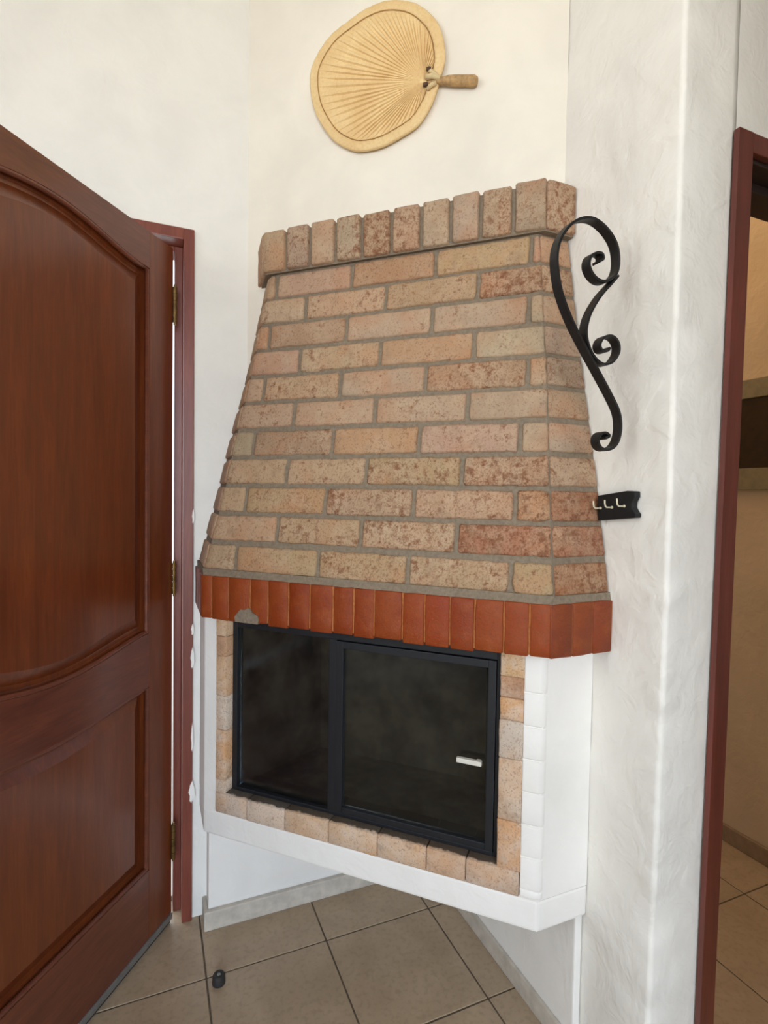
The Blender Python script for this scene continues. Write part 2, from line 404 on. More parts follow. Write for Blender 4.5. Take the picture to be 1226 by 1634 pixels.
def window(name, label, ax, fixed, a0, a1, z0, z1):
    w = empty(name, (fixed, (a0+a1)/2, z0) if ax == 'y' else ((a0+a1)/2, fixed, z0)); tag(w, label, 'window', kind='structure')
    def bar(b0, b1, c0, c1, nm, mat=M_FRAME, t=0.025):
        m = MB()
        if ax == 'x': m.box(b0, b1, fixed-t, fixed+t, c0, c1)
        else: m.box(fixed-t, fixed+t, b0, b1, c0, c1)
        return m.build(nm, mat, w)
    mid = (a0+a1)/2
    bar(a0, a0+0.05, z0, z1, 'window_jamb'); bar(a1-0.05, a1, z0, z1, 'window_jamb')
    bar(a0+0.05, a1-0.05, z0, z0+0.05, 'window_rail'); bar(a0+0.05, a1-0.05, z1-0.05, z1, 'window_rail'); bar(mid-0.02, mid+0.02, z0+0.05, z1-0.05, 'window_mullion')
    bar(a0+0.05, mid-0.02, z0+0.05, z1-0.05, 'pane', M_WGLASS, 0.002); bar(mid+0.02, a1-0.05, z0+0.05, z1-0.05, 'pane', M_WGLASS, 0.002)
window('window_1', 'wide wooden framed window opposite the fireplace', 'x', YB-0.05, WX0, WX1, WZ0, WZ1)
window('window_2', 'wooden framed window in the side wall', 'y', XL-0.05, VY0, VY1, VZ0, VZ1)
# hall beyond the right doorway
mb = MB(); mb.box(HALL_X, HALL_X+0.1, T_Y+0.115, HALL_Y, 0, CEIL)
tag(mb.build('wall_hall', M_HALLW), 'dim tan plastered wall of the hall seen through the doorway', 'wall', kind='structure')
mb = MB(); mb.box(0.115, HALL_X, HALL_Y, HALL_Y+0.1, 0, CEIL); mb.box(0.05, 0.115, 0.12, HALL_Y, 0, CEIL)
tag(mb.build('wall_hall_end', M_HALLW), 'tan plastered end and inner wall of the hall', 'wall', kind='structure')
mb = MB(); mb.box(HALL_X-0.014, HALL_X, T_Y+0.2, HALL_Y, 0, 0.062)
tag(mb.build('baseboard_hall', M_HBASE, bev=0.003), 'brown stone baseboard along the tan hall wall', 'baseboard', kind='structure')
# outdoor ground past the entrance door
mb = MB(); mb.prism([(-6, 0.121), (0.049, 0.121), (0.049, HALL_Y+0.11), (4, HALL_Y+0.11), (4, 9), (-6, 9)], -0.12, -0.012)
tag(mb.build('ground', M_GROUND), 'pale paved ground outside the entrance door', 'ground', kind='structure')

# low walls under the raised fireplace, and their baseboards
ZB = 0.343
mb = MB(); mb.box(-0.757, -0.022, -0.060, 0, 0, ZB)
tag(mb.build('wall_low_left', M_WHITE, bev=0.004), 'low white supporting wall under the fireplace on the entrance side', 'wall', kind='structure')
mb = MB(); mb.box(-0.022, -0.0015, -0.770, -0.0, 0, ZB)
tag(mb.build('wall_low_right', M_WHITE, bev=0.004), 'low white supporting strip under the fireplace beside the rough wall', 'wall', kind='structure')
mb = MB(); mb.prism([(-0.770, 0), (-0.770, -0.076), (-0.032, -0.076), (-0.032, -0.060), (-0.757, -0.060), (-0.757, 0)], 0, 0.058)
tag(mb.build('baseboard_left', M_BASE, bev=0.004), 'pale stone baseboard with a return end below the raised fireplace', 'baseboard', kind='structure')
mb = MB(); mb.box(-0.032, -0.022, -0.768, -0.060, 0, 0.052)
tag(mb.build('baseboard_right', M_BASE, bev=0.003), 'pale stone baseboard running under the fireplace along the rough wall', 'baseboard', kind='structure')

# ------------------------------------------------------------------ entrance door and its frame
tr1 = empty('trim_1', (-0.82, 0.05, 0)); tag(tr1, 'reddish brown wooden frame of the entrance door', 'door frame', kind='structure')
FX0, FX1 = -1.72, -0.800
m = MB(); m.box(-0.829, FX1, -0.013, 0.12, 0, 2.05); m.build('jamb', M_FRAME, tr1, bev=0.002)
for (sx_, sz_, w_, h_) in ((-0.801, 0.885, 0.004, 0.016), (-0.801, 0.80, 0.005, 0.03), (-0.801, 0.56, 0.003, 0.04), (-0.8015, 0.395, 0.008, 0.03), (-0.8005, 1.22, 0.003, 0.02)):
    pts = [(sx_+w_*math.cos(2*math.pi*k/14)*(1+0.25*math.sin(3*k)), sz_+h_*math.sin(2*math.pi*k/14)*(1+0.2*math.cos(2*k))) for k in range(14)]
    obj('paint_smear', [(x, -0.0138, z) for x, z in pts]+[(x, -0.0128, z) for x, z in pts], [tuple(range(14)), tuple(range(14, 28))]+[(i, (i+1) % 14, 14+(i+1) % 14, 14+i) for i in range(14)], M_WHITE, tr1)
m = MB(); m.box(FX0, FX0+0.029, -0.013, 0.12, 0, 2.05); m.build('jamb', M_FRAME, tr1, bev=0.002)
m = MB(); m.box(FX0+0.029, -0.829, -0.013, 0.12, 2.018, 2.05); m.build('head', M_FRAME, tr1, bev=0.002)
m = MB(); m.box(-0.8515, -0.829, 0.046, 0.12, 0, 2.018); m.build('stop', M_FRAME, tr1, bev=0.002)
m = MB(); m.box(FX0+0.029, FX0+0.045, 0.046, 0.12, 0, 2.018); m.build('stop', M_FRAME, tr1, bev=0.002)
m = MB(); m.box(FX0+0.045, -0.8515, 0.046, 0.12, 2.003, 2.018); m.build('stop', M_FRAME, tr1, bev=0.002)

HINGE = np.array([-0.857, 0.0, 0.0]); LD = np.array([-0.6, -0.8, 0]); LN = np.array([0.8, -0.6, 0]); UZ = np.array([0, 0, 1.0])
LW, LT, LZ0, LZ1 = 0.82, 0.040, 0.034, 1.992
door = empty('door_1', tuple(HINGE)); tag(door, 'varnished mahogany panelled entrance door standing open', 'door', kind='structure')
def leafpt(s, z, d=0.0): return HINGE + LD*s + UZ*z + LN*d       # d>0 is proud of the room-side face
def leafbox(name, s0, s1, z0, z1, d0, d1, mat, bev=0.0):
    m = MB(); m.frame(HINGE, LD, UZ, LN, s0, s1, z0, z1, d0, d1); return m.build(name, mat, door, bev=bev)
ST = 0.104                                                        # stile width
leafbox('stile', 0, ST, LZ0, LZ1, -LT, 0, M_DOOR, 0.002); leafbox('stile', LW-ST, LW, LZ0, LZ1, -LT, 0, M_DOOR, 0.002)
# rails with curved edges
def arch_top(s):
    t = (s-ST)/(LW-2*ST); e = math.sin(math.pi*t); return 1.894 + 0.037*e**2.0
def arch_bot(s):
    t = (s-ST)/(LW-2*ST); return 0.900 - 0.040*math.sin(math.pi*t)**1.5
def low_top(s):
    t = (s-ST)/(LW-2*ST); return 0.752 - 0.022*math.sin(math.pi*t)**1.5
def rail(name, lo, hi):
    N = 24; v = []; f = []
    for k in range(N+1):
        s = ST+(LW-2*ST)*k/N
        v += [leafpt(s, lo(s), 0), leafpt(s, hi(s), 0), leafpt(s, hi(s), -LT), leafpt(s, lo(s), -LT)]
    for k in range(N):
        a = 4*k; b = a+4
        f += [(a, a+1, b+1, b), (a+1, a+2, b+2, b+1), (a+2, a+3, b+3, b+2), (a+3, a, b, b+3)]
    f += [(0, 3, 2, 1), (4*N, 4*N+1, 4*N+2, 4*N+3)]
    return obj(name, v, f, M_RAIL, door)
rail('top_rail', arch_top, lambda s: LZ1)
rail('lock_rail', low_top, arch_bot)
rail('bottom_rail', lambda s: LZ0, lambda s: 0.232)
def panel(name, lo, hi):
    # recessed field, raised centre with a sloping border, following the curved rails
    N = 24; prof = [(0.0, -0.017), (0.012, -0.020), (0.022, -0.020), (0.050, -0.007), (0.5, -0.007)]
    v = []; f = []; s0, s1 = ST, LW-ST
    rings = []
    for off, d in prof[:-1]:
        ring = []
        for k in range(N+1):
            s = s0+off+(s1-s0-2*off)*k/N; ring.append((s, lo(s0+(s1-s0)*k/N)+off, d))
        for k in range(N, -1, -1):
            s = s0+off+(s1-s0-2*off)*k/N; ring.append((s, hi(s0+(s1-s0)*k/N)-off, d))
        rings.append(ring)
    n = len(rings[0])
    for r in rings: v += [leafpt(*q) for q in r]
    for a in range(len(rings)-1):
        for k in range(n): f.append((a*n+k, a*n+(k+1) % n, (a+1)*n+(k+1) % n, (a+1)*n+k))
    b = (len(rings)-1)*n
    for k in range(N): f.append((b+k, b+k+1, b+n-2-k, b+n-1-k))
    # back side
    bb = len(v); v += [leafpt(q[0], q[1], -LT+0.012) for q in rings[0]]
    for k in range(n): f.append((k, (k+1) % n, bb+(k+1) % n, bb+k))
    for k in range(N): f.append((bb+k, bb+k+1, bb+n-2-k, bb+n-1-k))
    return obj(name, v, f, M_DOOR, door)
pu = panel('upper_panel', arch_bot, arch_top); pl = panel('lower_panel', lambda s: 0.232, low_top)
def moulding(name, lo, hi, par):
    pts = []; N = 20; s0, s1 = ST+0.004, LW-ST-0.004
    for k in range(N+1): s = s0+(s1-s0)*k/N; pts.append(leafpt(s, lo(s)+0.004, -0.006))
    for k in range(N, -1, -1): s = s0+(s1-s0)*k/N; pts.append(leafpt(s, hi(s)-0.004, -0.006))
    pts.append(pts[0])
    m = MB(); m.tube(pts, 0.0065, 8, caps=False); return m.build(name, M_RAIL, par, smooth=True)
moulding('moulding', arch_bot, arch_top, pu); moulding('moulding', lambda s: 0.232, low_top, pl)
leafbox('door_sweep', 0.0, LW, 0.016, 0.034, -0.030, 0.004, M_ALU, 0.001)
leafbox('sweep_seal', 0.0, LW, 0.002, 0.016, -0.024, -0.004, M_RUBBER)
for za, zb_ in ((1.779, 1.881), (0.992, 1.084), (0.199, 0.303)):
    hx, hy = -0.8525, -0.005
    m = MB()
    n5 = 5; hh = (zb_-za)/n5
    for q in range(n5): m.tube([(hx, hy, za+q*hh+0.001), (hx, hy, za+(q+1)*hh-0.001)], 0.0062, 12)
    m.tube([(hx, hy, za-0.006), (hx, hy, zb_+0.006)], 0.004, 10)
    hg = m.build('hinge', M_BRASS, door, smooth=False)
# lever handle on the free stile
m = MB(); m.frame(HINGE, LD, UZ, LN, LW-0.075, LW-0.035, 0.93, 1.13, 0, 0.004); hp = m.build('handle_plate', M_BRASS, door, bev=0.001)
m = MB(); m.tube([leafpt(LW-0.055, 1.06, 0.004), leafpt(LW-0.055, 1.06, 0.045), leafpt(LW-0.075, 1.06, 0.052), leafpt(LW-0.165, 1.055, 0.052)], 0.008, 10); m.build('lever', M_BRASS, hp, smooth=True)

# hall door frame
tr2 = empty('trim_2', (0.15, T_Y, 0)); tag(tr2, 'dark mahogany frame around the hall doorway', 'door frame', kind='structure')
yF = T_Y-0.016
m = MB(); m.add([(0.112, yF, 0), (0.153, yF, 0), (0.150, T_Y+0.115, 0), (0.112, T_Y-0.0045, 0), (0.150, T_Y-0.0045, 0),
               (0.138, yF, 2.02), (0.180, yF, 2.02), (0.150, T_Y+0.115, 2.02), (0.138, T_Y-0.0045, 2.02), (0.150, T_Y-0.0045, 2.02)],
              [(0, 1, 6, 5), (1, 4, 9, 6), (4, 3, 8, 9), (3, 0, 5, 8), (0, 3, 4, 1), (5, 6, 9, 8)])
m.v = [v for i, v in enumerate(m.v)]; m.build('architrave', M_FRAME2, tr2)
m = MB(); m.box(0.151, 0.166, T_Y-0.004, T_Y+0.115, 0, 1.982); m.build('jamb', M_FRAME2, tr2, bev=0.002)
m = MB(); m.box(0.1805, 1.01, yF, T_Y-0.0002, 1.982, 2.02); m.build('head_architrave', M_FRAME2, tr2, bev=0.002)
m = MB(); m.box(0.166, HD_R, T_Y, T_Y+0.115, 1.975, HD_T-0.0005); hj = m.build('head_jamb', M_SOFFIT_SHADE, tr2, bev=0.002)
m = MB(); m.box(0.166, HD_R-0.02, T_Y+0.045, T_Y+0.115, 1.955, 1.975); m.build('stop', M_SOFFIT_SHADE, hj, bev=0.002)
m = MB(); m.box(HD_R-0.02, HD_R-0.0005, T_Y, T_Y+0.115, 0, 1.975); m.build('jamb', M_FRAME2, tr2, bev=0.002)
m = MB(); m.box(HD_R-0.01, HD_R+0.06, yF, T_Y-0.0002, 0, 1.982); m.build('architrave', M_FRAME2, tr2, bev=0.002)

# dark framed panel on the hall wall
wp = empty('framed_wall_panel', (HALL_X-0.01, -0.45, 1.33)); tag(wp, 'dark brown panel in wide olive grey frame on the hall wall', 'wall panel')
Y0, Y1 = -0.80, -0.05
m = MB(); m.box(HALL_X-0.012, HALL_X-0.0005, Y0+0.07, Y1-0.07, 1.409, 1.662); m.build('panel', M_DARKP, wp)
for (a, b, c, d) in ((Y0, Y1, 1.330, 1.409), (Y0, Y1, 1.662, 1.730), (Y0, Y0+0.07, 1.409, 1.662), (Y1-0.07, Y1, 1.409, 1.662)):
    m = MB(); m.box(HALL_X-0.022, HALL_X-0.0005, a, b, c, d); m.build('frame_bar', M_OLIVE, wp, bev=0.002)

# ------------------------------------------------------------------ fireplace
fp = empty('fireplace', (-0.30, -0.30, ZB))
tag(fp, 'raised corner fireplace with tapering weathered brick hood and white painted firebox', 'fireplace')
# hood section: positions of the two arrises and wall ends against height
Zs = np.array([1.868, 1.794, 1.72, 1.646, 1.571, 1.499, 1.422, 1.346, 1.27, 1.199, 1.123])
PRs = np.array([.674, .687, .699, .714, .731, .746, .762, .778, .792, .805, .818])
QRs = np.array([.091, .095, .099, .103, .110, .117, .126, .134, .140, .146, .150])
PLs = np.array([.616, .630, .643, .658, .675, .693, .711, .727, .744, .762, .780])
def lininter(z, arr):
    zz, aa = Zs[::-1], arr[::-1]
    if z > zz[-1]: return aa[-1]+(aa[-1]-aa[-2])/(zz[-1]-zz[-2])*(z-zz[-1])
    if z < zz[0]: return aa[0]+(aa[1]-aa[0])/(zz[1]-zz[0])*(z-zz[0])
    return float(np.interp(z, zz, aa))
def sec(z):
    PR, QR, PL = lininter(z, PRs), lininter(z, QRs), lininter(z, PLs); D = PR+QR
    return PR, QR, PL, D-PL, D
def front_pt(u, z): return diag(u, z, sec(z)[4])
def u_right(z): PR, QR, PL, QL, D = sec(z); return float((np.array([-QR, -PR, 0])-np.array([-D/2, -D/2, 0]))@E_DIAG)
def u_left(z): PR, QR, PL, QL, D = sec(z); return float((np.array([-PL, -QL, 0])-np.array([-D/2, -D/2, 0]))@E_DIAG)
SPLAY = 0.011; RH = 0.0320; GAPH = 0.0052; PROUD = 0.006
HZ0, HZ1 = 1.084, 1.905
def splay(z): return 0.004+0.008*max(0.0, min(1.0, (z-1.1)/0.77))

def brick(fn, n_out, depth, mat, parent, color, alpha, nx=7, nz=3, jit=0.0018, rnd=0.0045, name='brick', seed=None, rough=0.0012):
    """fn(a,b)->3D point on the outer face, a along, b up; back is `depth` behind it"""
    n_out = np.array(n_out, float); n_out /= np.linalg.norm(n_out)
    sd = random.random()*100 if seed is None else seed
    c = fn(0.5, 0.5); L = np.linalg.norm(fn(1, 0.5)-fn(0, 0.5)); H = np.linalg.norm(fn(0.5, 1)-fn(0.5, 0))
    ax = (fn(1, 0.5)-fn(0, 0.5))/L; az = (fn(0.5, 1)-fn(0.5, 0))/H
    ea, eb = rnd/L, rnd/H
    A = [0, ea]+[ea+(1-2*ea)*k/(nx-2) for k in range(1, nx-2)]+[1-ea, 1]
    B = [0, eb]+[eb+(1-2*eb)*k/(nz-1) for k in range(1, nz-1)]+[1-eb, 1]
    v = []; ring = []
    for j, b in enumerate(B):
        for i, a in enumerate(A):
            p = np.array(fn(a, b)); bd = (i in (0, len(A)-1)) or (j in (0, len(B)-1))
            q = Vector((a*L*60+sd, b*H*60, sd*1.7))
            if bd:
                p = p + ax*noise.noise(q)*jit*1.2 + az*noise.noise(q+Vector((5, 9, 2)))*jit*1.2 - n_out*rnd*0.75
                if i in (0, len(A)-1) and j in (0, len(B)-1):
                    p = p + ax*(rnd*0.45 if i == 0 else -rnd*0.45) + az*(rnd*0.45 if j == 0 else -rnd*0.45)
            else: p = p + n_out*noise.noise(q*0.7)*rough
            v.append(p)
    na, nb = len(A), len(B); f = []
    for j in range(nb-1):
        for i in range(na-1): f.append((j*na+i, j*na+i+1, (j+1)*na+i+1, (j+1)*na+i))
    per = [i for i in range(na)]+[j*na+na-1 for j in range(1, nb)]+[(nb-1)*na+i for i in range(na-2, -1, -1)]+[j*na for j in range(nb-2, 0, -1)]
    b0 = len(v); v += [v[k]-n_out*depth for k in per]; m = len(per)
    for k in range(m): f.append((per[k], per[(k+1) % m], b0+(k+1) % m, b0+k))
    f.append(tuple(range(b0, b0+m)))
    o = obj(name, v, f, mat, parent, smooth=False, origin=c)
    for p in o.data.polygons: p.use_smooth = len(p.vertices) == 4
    cc = lin(color); o.color = (cc[0], cc[1], cc[2], alpha)
    return o
def vary(c, k=7):
    d = random.uniform(-k, k); return tuple(max(0, min(255, int(v+d+random.uniform(-k*0.4, k*0.4)))) for v in c)

# mortar core of the hood
v = []; f = []; zl = [HZ0]+list(np.linspace(HZ0+0.02, HZ1, 12)); ins = PROUD
for z in zl:
    PR, QR, PL, QL, D = sec(z)
    v += [(-0.0008, -PR+ins, z), (-QR+ins*0.41, -PR+ins, z), (-PL+ins, -QL+ins*0.41, z), (-PL+ins+splay(z), -0.0008, z), (-0.0008, -0.0008, z)]
for k in range(len(zl)-1):
    for i in range(5): f.append((5*k+i, 5*k+(i+1) % 5, 5*k+5+(i+1) % 5, 5*k+5+i))
f += [(0, 1, 2, 3, 4), tuple(5*(len(zl)-1)+i for i in range(5))]
hood = obj('hood', v, f, M_MORTAR, fp); hood['label'] = 'grey mortared tapering hood'

ROWS = [  # centre height, joint pixels along the course (left arris .. right arris), pixel heights at both ends
    (1.868, [425, 440.5, 561.5, 695, 848, 862], 455, 395),
    (1.796, [420, 487, 615.5, 763, 864.5], 495, 443),
    (1.723, [409, 429, 552, 689, 844, 866.5], 535, 493),
    (1.649, [403, 477.5, 606, 756.5, 871.4], 577, 542),
    (1.575, [392, 420, 542, 678.5, 842, 873], 618, 593),
    (1.501, [381, 468, 598, 746, 875], 663, 643),
    (1.425, [371.5, 403.5, 530, 669, 830, 875.5], 707, 698),
    (1.350, [363, 456.5, 583.5, 736.5, 877.5], 750, 754),
    (1.275, [353, 391, 518.5, 659, 822, 880], 793, 811),
    (1.200, [341, 441.5, 575.5, 728, 881], 840, 866),
    (1.122, [329, 375, 506.5, 650, 815, 884], 888, 925)]
PALE, TAN, PINK, ORANGE, RED, YEL, GREYB = (175, 150, 123), (178, 148, 115), (175, 144, 116), (177, 138, 106), (158, 108, 80), (174, 149, 112), (166, 144, 119)
TONES = {  # course: tone and spottiness of the bricks of the front
    0: [(PINK, .1), (PINK, .2), (ORANGE, .25), (TAN, .2), (PINK, .1)],
    1: [(PALE, .15), (TAN, .3), (TAN, .35), (PINK, .7)],
    2: [(PINK, .1), (PINK, .2), (PALE, .1), (PALE, .1), (PALE, .1)],
    3: [(PINK, .1), (TAN, .25), (ORANGE, .1), (PALE, .1)],
    4: [(PINK, .1), (PINK, .4), (PALE, .1), (PINK, .5), (PALE, .2)],
    5: [(PINK, .3), (PINK, .15), (PALE, .3), (PALE, .1)],
    6: [(GREYB, .1), (PINK, .4), (ORANGE, .25), (PINK, .3), (PALE, .1)],
    7: [(TAN, .3), (TAN, .4), (TAN, .55), (PINK, .7)],
    8: [(TAN, .2), (TAN, .45), (TAN, .6), (TAN, .5), (ORANGE, .65)],
    9: [(TAN, .25), (TAN, .4), (TAN, .6), (RED, .8)],
    10: [(TAN, .3), (YEL, .3), (TAN, .6), (TAN, .5), (YEL, .4)]}
SIDE = [(ORANGE, .2), (PINK, .7), (GREYB, .1), (GREYB, .2), (GREYB, .5), (GREYB, .4), (GREYB, .3), (PINK, .4), (RED, .7), (RED, .6), (RED, .6)]
for r, (zc, js, yl, yr) in enumerate(ROWS):
    D = sec(zc)[4]; us = []
    for x in js:
        t = (x-js[0])/(js[-1]-js[0]); us.append(px_u(x, yl+(yr-yl)*t, D)[0])
    z0, z1 = zc-RH, zc+RH
    nf = np.cross(front_pt(-0.1, z0)-front_pt(0.1, z0), front_pt(0.1, z1)-front_pt(0.1, z0)); nf = nf/np.linalg.norm(nf)
    if nf@N_DIAG < 0: nf = -nf
    n = len(us)-1
    for k in range(n):
        ua, ub = us[k], us[k+1]
        wob = random.uniform(-0.0016, 0.0016); dzt = random.uniform(-0.0015, 0.0015)
        def fn(a, b, k=k, ua=ua, ub=ub, wob=wob, dzt=dzt):
            z = z0+(z1-z0)*b + dzt*(a-0.5)
            l = u_left(z)-0.001 if k == 0 else ua-GAPH
            rr = u_right(z)+0.0005+0.0022*r/10 if k == n-1 else ub+GAPH
            return front_pt(l+(rr-l)*a, z) + nf*wob
        tone, al = TONES[r][k]
        brick(fn, nf, 0.03, M_BRICK, hood, vary(tone), al, nx=max(4, int(abs(ua-ub)/0.018)+3), nz=4, jit=0.0030)
    # side towards the rough wall
    def fs(a, b):
        z = z0+(z1-z0)*b; PR, QR = sec(z)[:2]; x0, x1 = -QR+0.0035+0.003*r/10, -0.003; return np.array([x0+(x1-x0)*a, -PR, z])
    brick(fs, (0, -1, 0.12), 0.02, M_BRICK, hood, vary(SIDE[r][0]), SIDE[r][1], nx=5)
    def fl(a, b):
        z = z0+(z1-z0)*b; PL, QL = sec(z)[2:4]; y0, y1 = -0.003, -QL+0.0035; return np.array([-PL+splay(z)*(1-a), y0+(y1-y0)*a, z])
    brick(fl, (-1, 0, 0.12), 0.02, M_BRICK, hood, vary(PINK), 0.3, nx=5)

# crowning soldier course
SP, SQ = 0.690, 0.088; SD = SP+SQ; SZ0, SZ1 = 1.9085, 2.0185
ul_s = px_u(419.5, 400, SD)[0]; ur_s = float((np.array([-SQ, -SP, 0])-np.array([-SD/2, -SD/2, 0]))@E_DIAG)
cl = diag(ul_s, 0, SD)
ins = 0.010
mb = MB(); mb.prism([(-0.0008, -SP+ins), (-SQ+ins*0.41, -SP+ins), (cl[0]+ins, cl[1]+ins*0.41), (cl[0]+ins+SPLAY, -0.0008), (-0.0008, -0.0008)], HZ1, SZ1-0.006)
crown = mb.build('crown_course', M_MORTAR, fp); crown['label'] = 'upright brick course crowning the hood'
sj = [419.5, 455.5, 494, 534.6, 577, 624, 671.3, 719, 767, 819, 872.5]
su = [px_u(x, 400-70*(x-419.5)/453, SD)[0] for x in sj]
stone = [(GREYB, .2), (GREYB, .5), (PALE, .2), (GREYB, .5), (PINK, .8), (PINK, .5), (PALE, .2), (PALE, .2), (PALE, .6), (GREYB, .3)]
for k in range(10):
    ua, ub = su[k], su[k+1]; dz = random.uniform(-0.003, 0.003); w = random.uniform(-0.001, 0.002)
    l = ua if k == 0 else ua-GAPH; rr = ub+0.002 if k == 9 else ub+GAPH
    fn = lambda a, b, l=l, rr=rr, dz=dz, w=w: diag(l+(rr-l)*a, SZ0+(SZ1-SZ0)*b+dz*b, SD) + N_DIAG*w
    brick(fn, N_DIAG, 0.055, M_BRICK, crown, vary(stone[k][0]), stone[k][1], nx=5, nz=5)
fn = lambda a, b: np.array([-SQ+0.006+(SQ-0.006-0.002)*a, -SP, SZ0+(SZ1-SZ0)*b])
brick(fn, (0, -1, 0), 0.03, M_BRICK, crown, PINK, 0.6, nx=5, nz=5)
fn = lambda a, b: np.array([cl[0]+SPLAY*(1-a), -0.002+(cl[1]+0.008)*a, SZ0+(SZ1-SZ0)*b])
brick(fn, (-1, 0, 0), 0.03, M_BRICK, crown, PINK, 0.3, nx=5, nz=5)

# red soldier ledge
LP, LQ, LZa, LZb = 0.833, 0.167, 0.963, 1.0735; LDD = LP+LQ
ul_l = px_u(321, 952, LDD)[0]; cll = diag(ul_l, 0, LDD); cll[0] = max(cll[0], -0.7975)
ur_l = float((np.array([-LQ, -LP, 0])-np.array([-LDD/2, -LDD/2, 0]))@E_DIAG)
ins = 0.0022
mb = MB(); mb.prism([(-0.0008, -LP+ins), (-LQ+ins*0.41, -LP+ins), (cll[0]+ins, cll[1]+ins*0.41), (cll[0]+ins, -0.0008), (-0.0008, -0.0008)], LZa+0.004, LZb-0.001)
ledge = mb.build('ledge', M_LMORTAR, fp); ledge['label'] = 'red brick ledge between hood and firebox'
lj = [321, 337, 364, 398.5, 427, 460, 494, 531, 564, 597, 642, 678, 718, 757.5, 804, 845, 879]
lu = [px_u(x, 950+58*(x-321)/558, LDD)[0] for x in lj]; lu[0] = ul_l; lu[-1] = ur_l
LR = [tuple(int(v*q) for v, q in zip(c, (0.96, 0.86, 0.55))) for c in [(150, 70, 44), (146, 68, 40), (152, 76, 48), (144, 66, 40), (140, 62, 34), (136, 58, 30), (138, 60, 32), (136, 58, 30), (138, 60, 32), (142, 64, 34), (146, 68, 36), (144, 64, 34), (142, 64, 36), (146, 70, 40), (150, 74, 46), (152, 72, 42)]]
for k in range(16):
    ua, ub = lu[k], lu[k+1]; dz = random.uniform(-0.002, 0.003); l = ua if k == 0 else ua-0.0019; rr = ub+0.0005 if k == 15 else ub+0.0019; w = random.uniform(-0.001, 0.0012)
    zlow = LZa-dz
    fn = lambda a, b, l=l, rr=rr, zlow=zlow, w=w: diag(l+(rr-l)*a, zlow+(LZb-zlow)*b, LDD)+N_DIAG*w
    brick(fn, N_DIAG, 0.05, M_LEDGE, ledge, vary(LR[k], 4), 0.3, nx=4, nz=5, rnd=0.0018, jit=0.0014, rough=0.0008)
xs = [-LQ+0.0005, -0.109, -0.055, -0.0012]
for k in range(3):
    fn = lambda a, b, k=k: np.array([xs[k]+0.0012+(xs[k+1]-xs[k]-0.0024)*a, -LP, LZa+(LZb-LZa)*b])
    brick(fn, (0, -1, 0), 0.04, M_LEDGE, ledge, [(126, 56, 30), (130, 60, 32), (126, 54, 28)][k], 0.35, nx=4, nz=5, rnd=0.0018, jit=0.0014, rough=0.0008)
ys = np.linspace(-0.001, cll[1]+0.001, 4)
for k in range(3):
    fn = lambda a, b, k=k: np.array([cll[0], ys[k]-0.0012+(ys[k+1]-ys[k]+0.0024)*a, LZa+(LZb-LZa)*b])
    brick(fn, (-1, 0, 0), 0.04, M_LEDGE, ledge, (130, 60, 42), 0.3, nx=4, nz=5, rnd=0.0018, jit=0.0014, rough=0.0008)
# grey cement repair at the bottom of the ledge
cu, cz = px_u(394, 983, LDD); pts = []
for k in range(14):
    a = math.pi*k/13; pts.append((cu+0.034*math.cos(a)*(1+0.12*math.sin(5*a)), LZa-0.001+0.036*math.sin(a)**0.8*(1+0.1*math.cos(7*a))))
v = [diag(u, z, LDD+0.0035*S2*0.7) for u, z in pts]+[diag(u, z, LDD-0.03) for u, z in pts]; n = len(pts)
o = obj('cement_patch', v, [tuple(range(n)), tuple(range(n, 2*n))]+[(i, (i+1) % n, (i+1) % n+n, i+n) for i in range(n)], M_MORTAR, ledge); o['label'] = 'grey cement repair'
# cement fillet between the ledge and the hood
PR, QR, PL, QL, D = sec(HZ0)
v = []
for (P, Q, Lc, z) in ((LP-0.006, LQ-0.003, (cll[0]+0.006, cll[1]+0.003), LZb-0.002), (PR-0.001, QR, (-PL+0.001, -QL), HZ0+0.006)):
    v += [(-0.0008, -P, z), (-Q, -P, z), (Lc[0], Lc[1], z), (Lc[0], -0.0008, z), (-0.0008, -0.0008, z)]
obj('cement_fillet', v, [(i, (i+1) % 5, 5+(i+1) % 5, 5+i) for i in range(5)]+[(0, 1, 2, 3, 4), (5, 6, 7, 8, 9)], M_MORTAR, fp)

# white painted firebox body
BP, BQ, BD = 0.781, 0.140, 0.921
BPL, BQL = 0.779, 0.142
def fpt(u, d=0.0): p = diag(u, 0, BD)+N_DIAG*d; return (p[0], p[1])     # on the front plane, d>0 proud
UR, UL = -0.4532, 0.4504                # right and left front corners
ZS = 0.412                              # underside of the sill bricks
ZTOP = LZa+0.006
mb = MB(); mb.prism([(-0.0008, -BP), (-BQ, -BP), (-BPL, -BQL), (-BPL, -0.0008), (-0.0008, -0.0008)], ZB, ZS)
body = mb.build('base_slab', M_WHITE, fp, bev=0.006)
# side pillars
UJR, UJL = -0.414, 0.411
mb = MB(); a = fpt(UJR); b = fpt(UJR, -0.16)
mb.prism([(-0.0008, -BP+0.0015), (-BQ+0.004, -BP+0.0015), fpt(UR+0.004, -0.003), fpt(UJR, -0.003), b, (-0.0008, -0.46)], ZS, ZTOP)
mb.build('pillar', M_WHITE, fp)
mb = MB(); mb.prism([fpt(UJL), fpt(UL-0.003), (-BPL, -BQL+0.004), (-BPL, -0.0008), (-0.46, -0.0008), fpt(UJL, -0.16)], ZS, ZTOP)
mb.build('pillar', M_WHITE, fp)
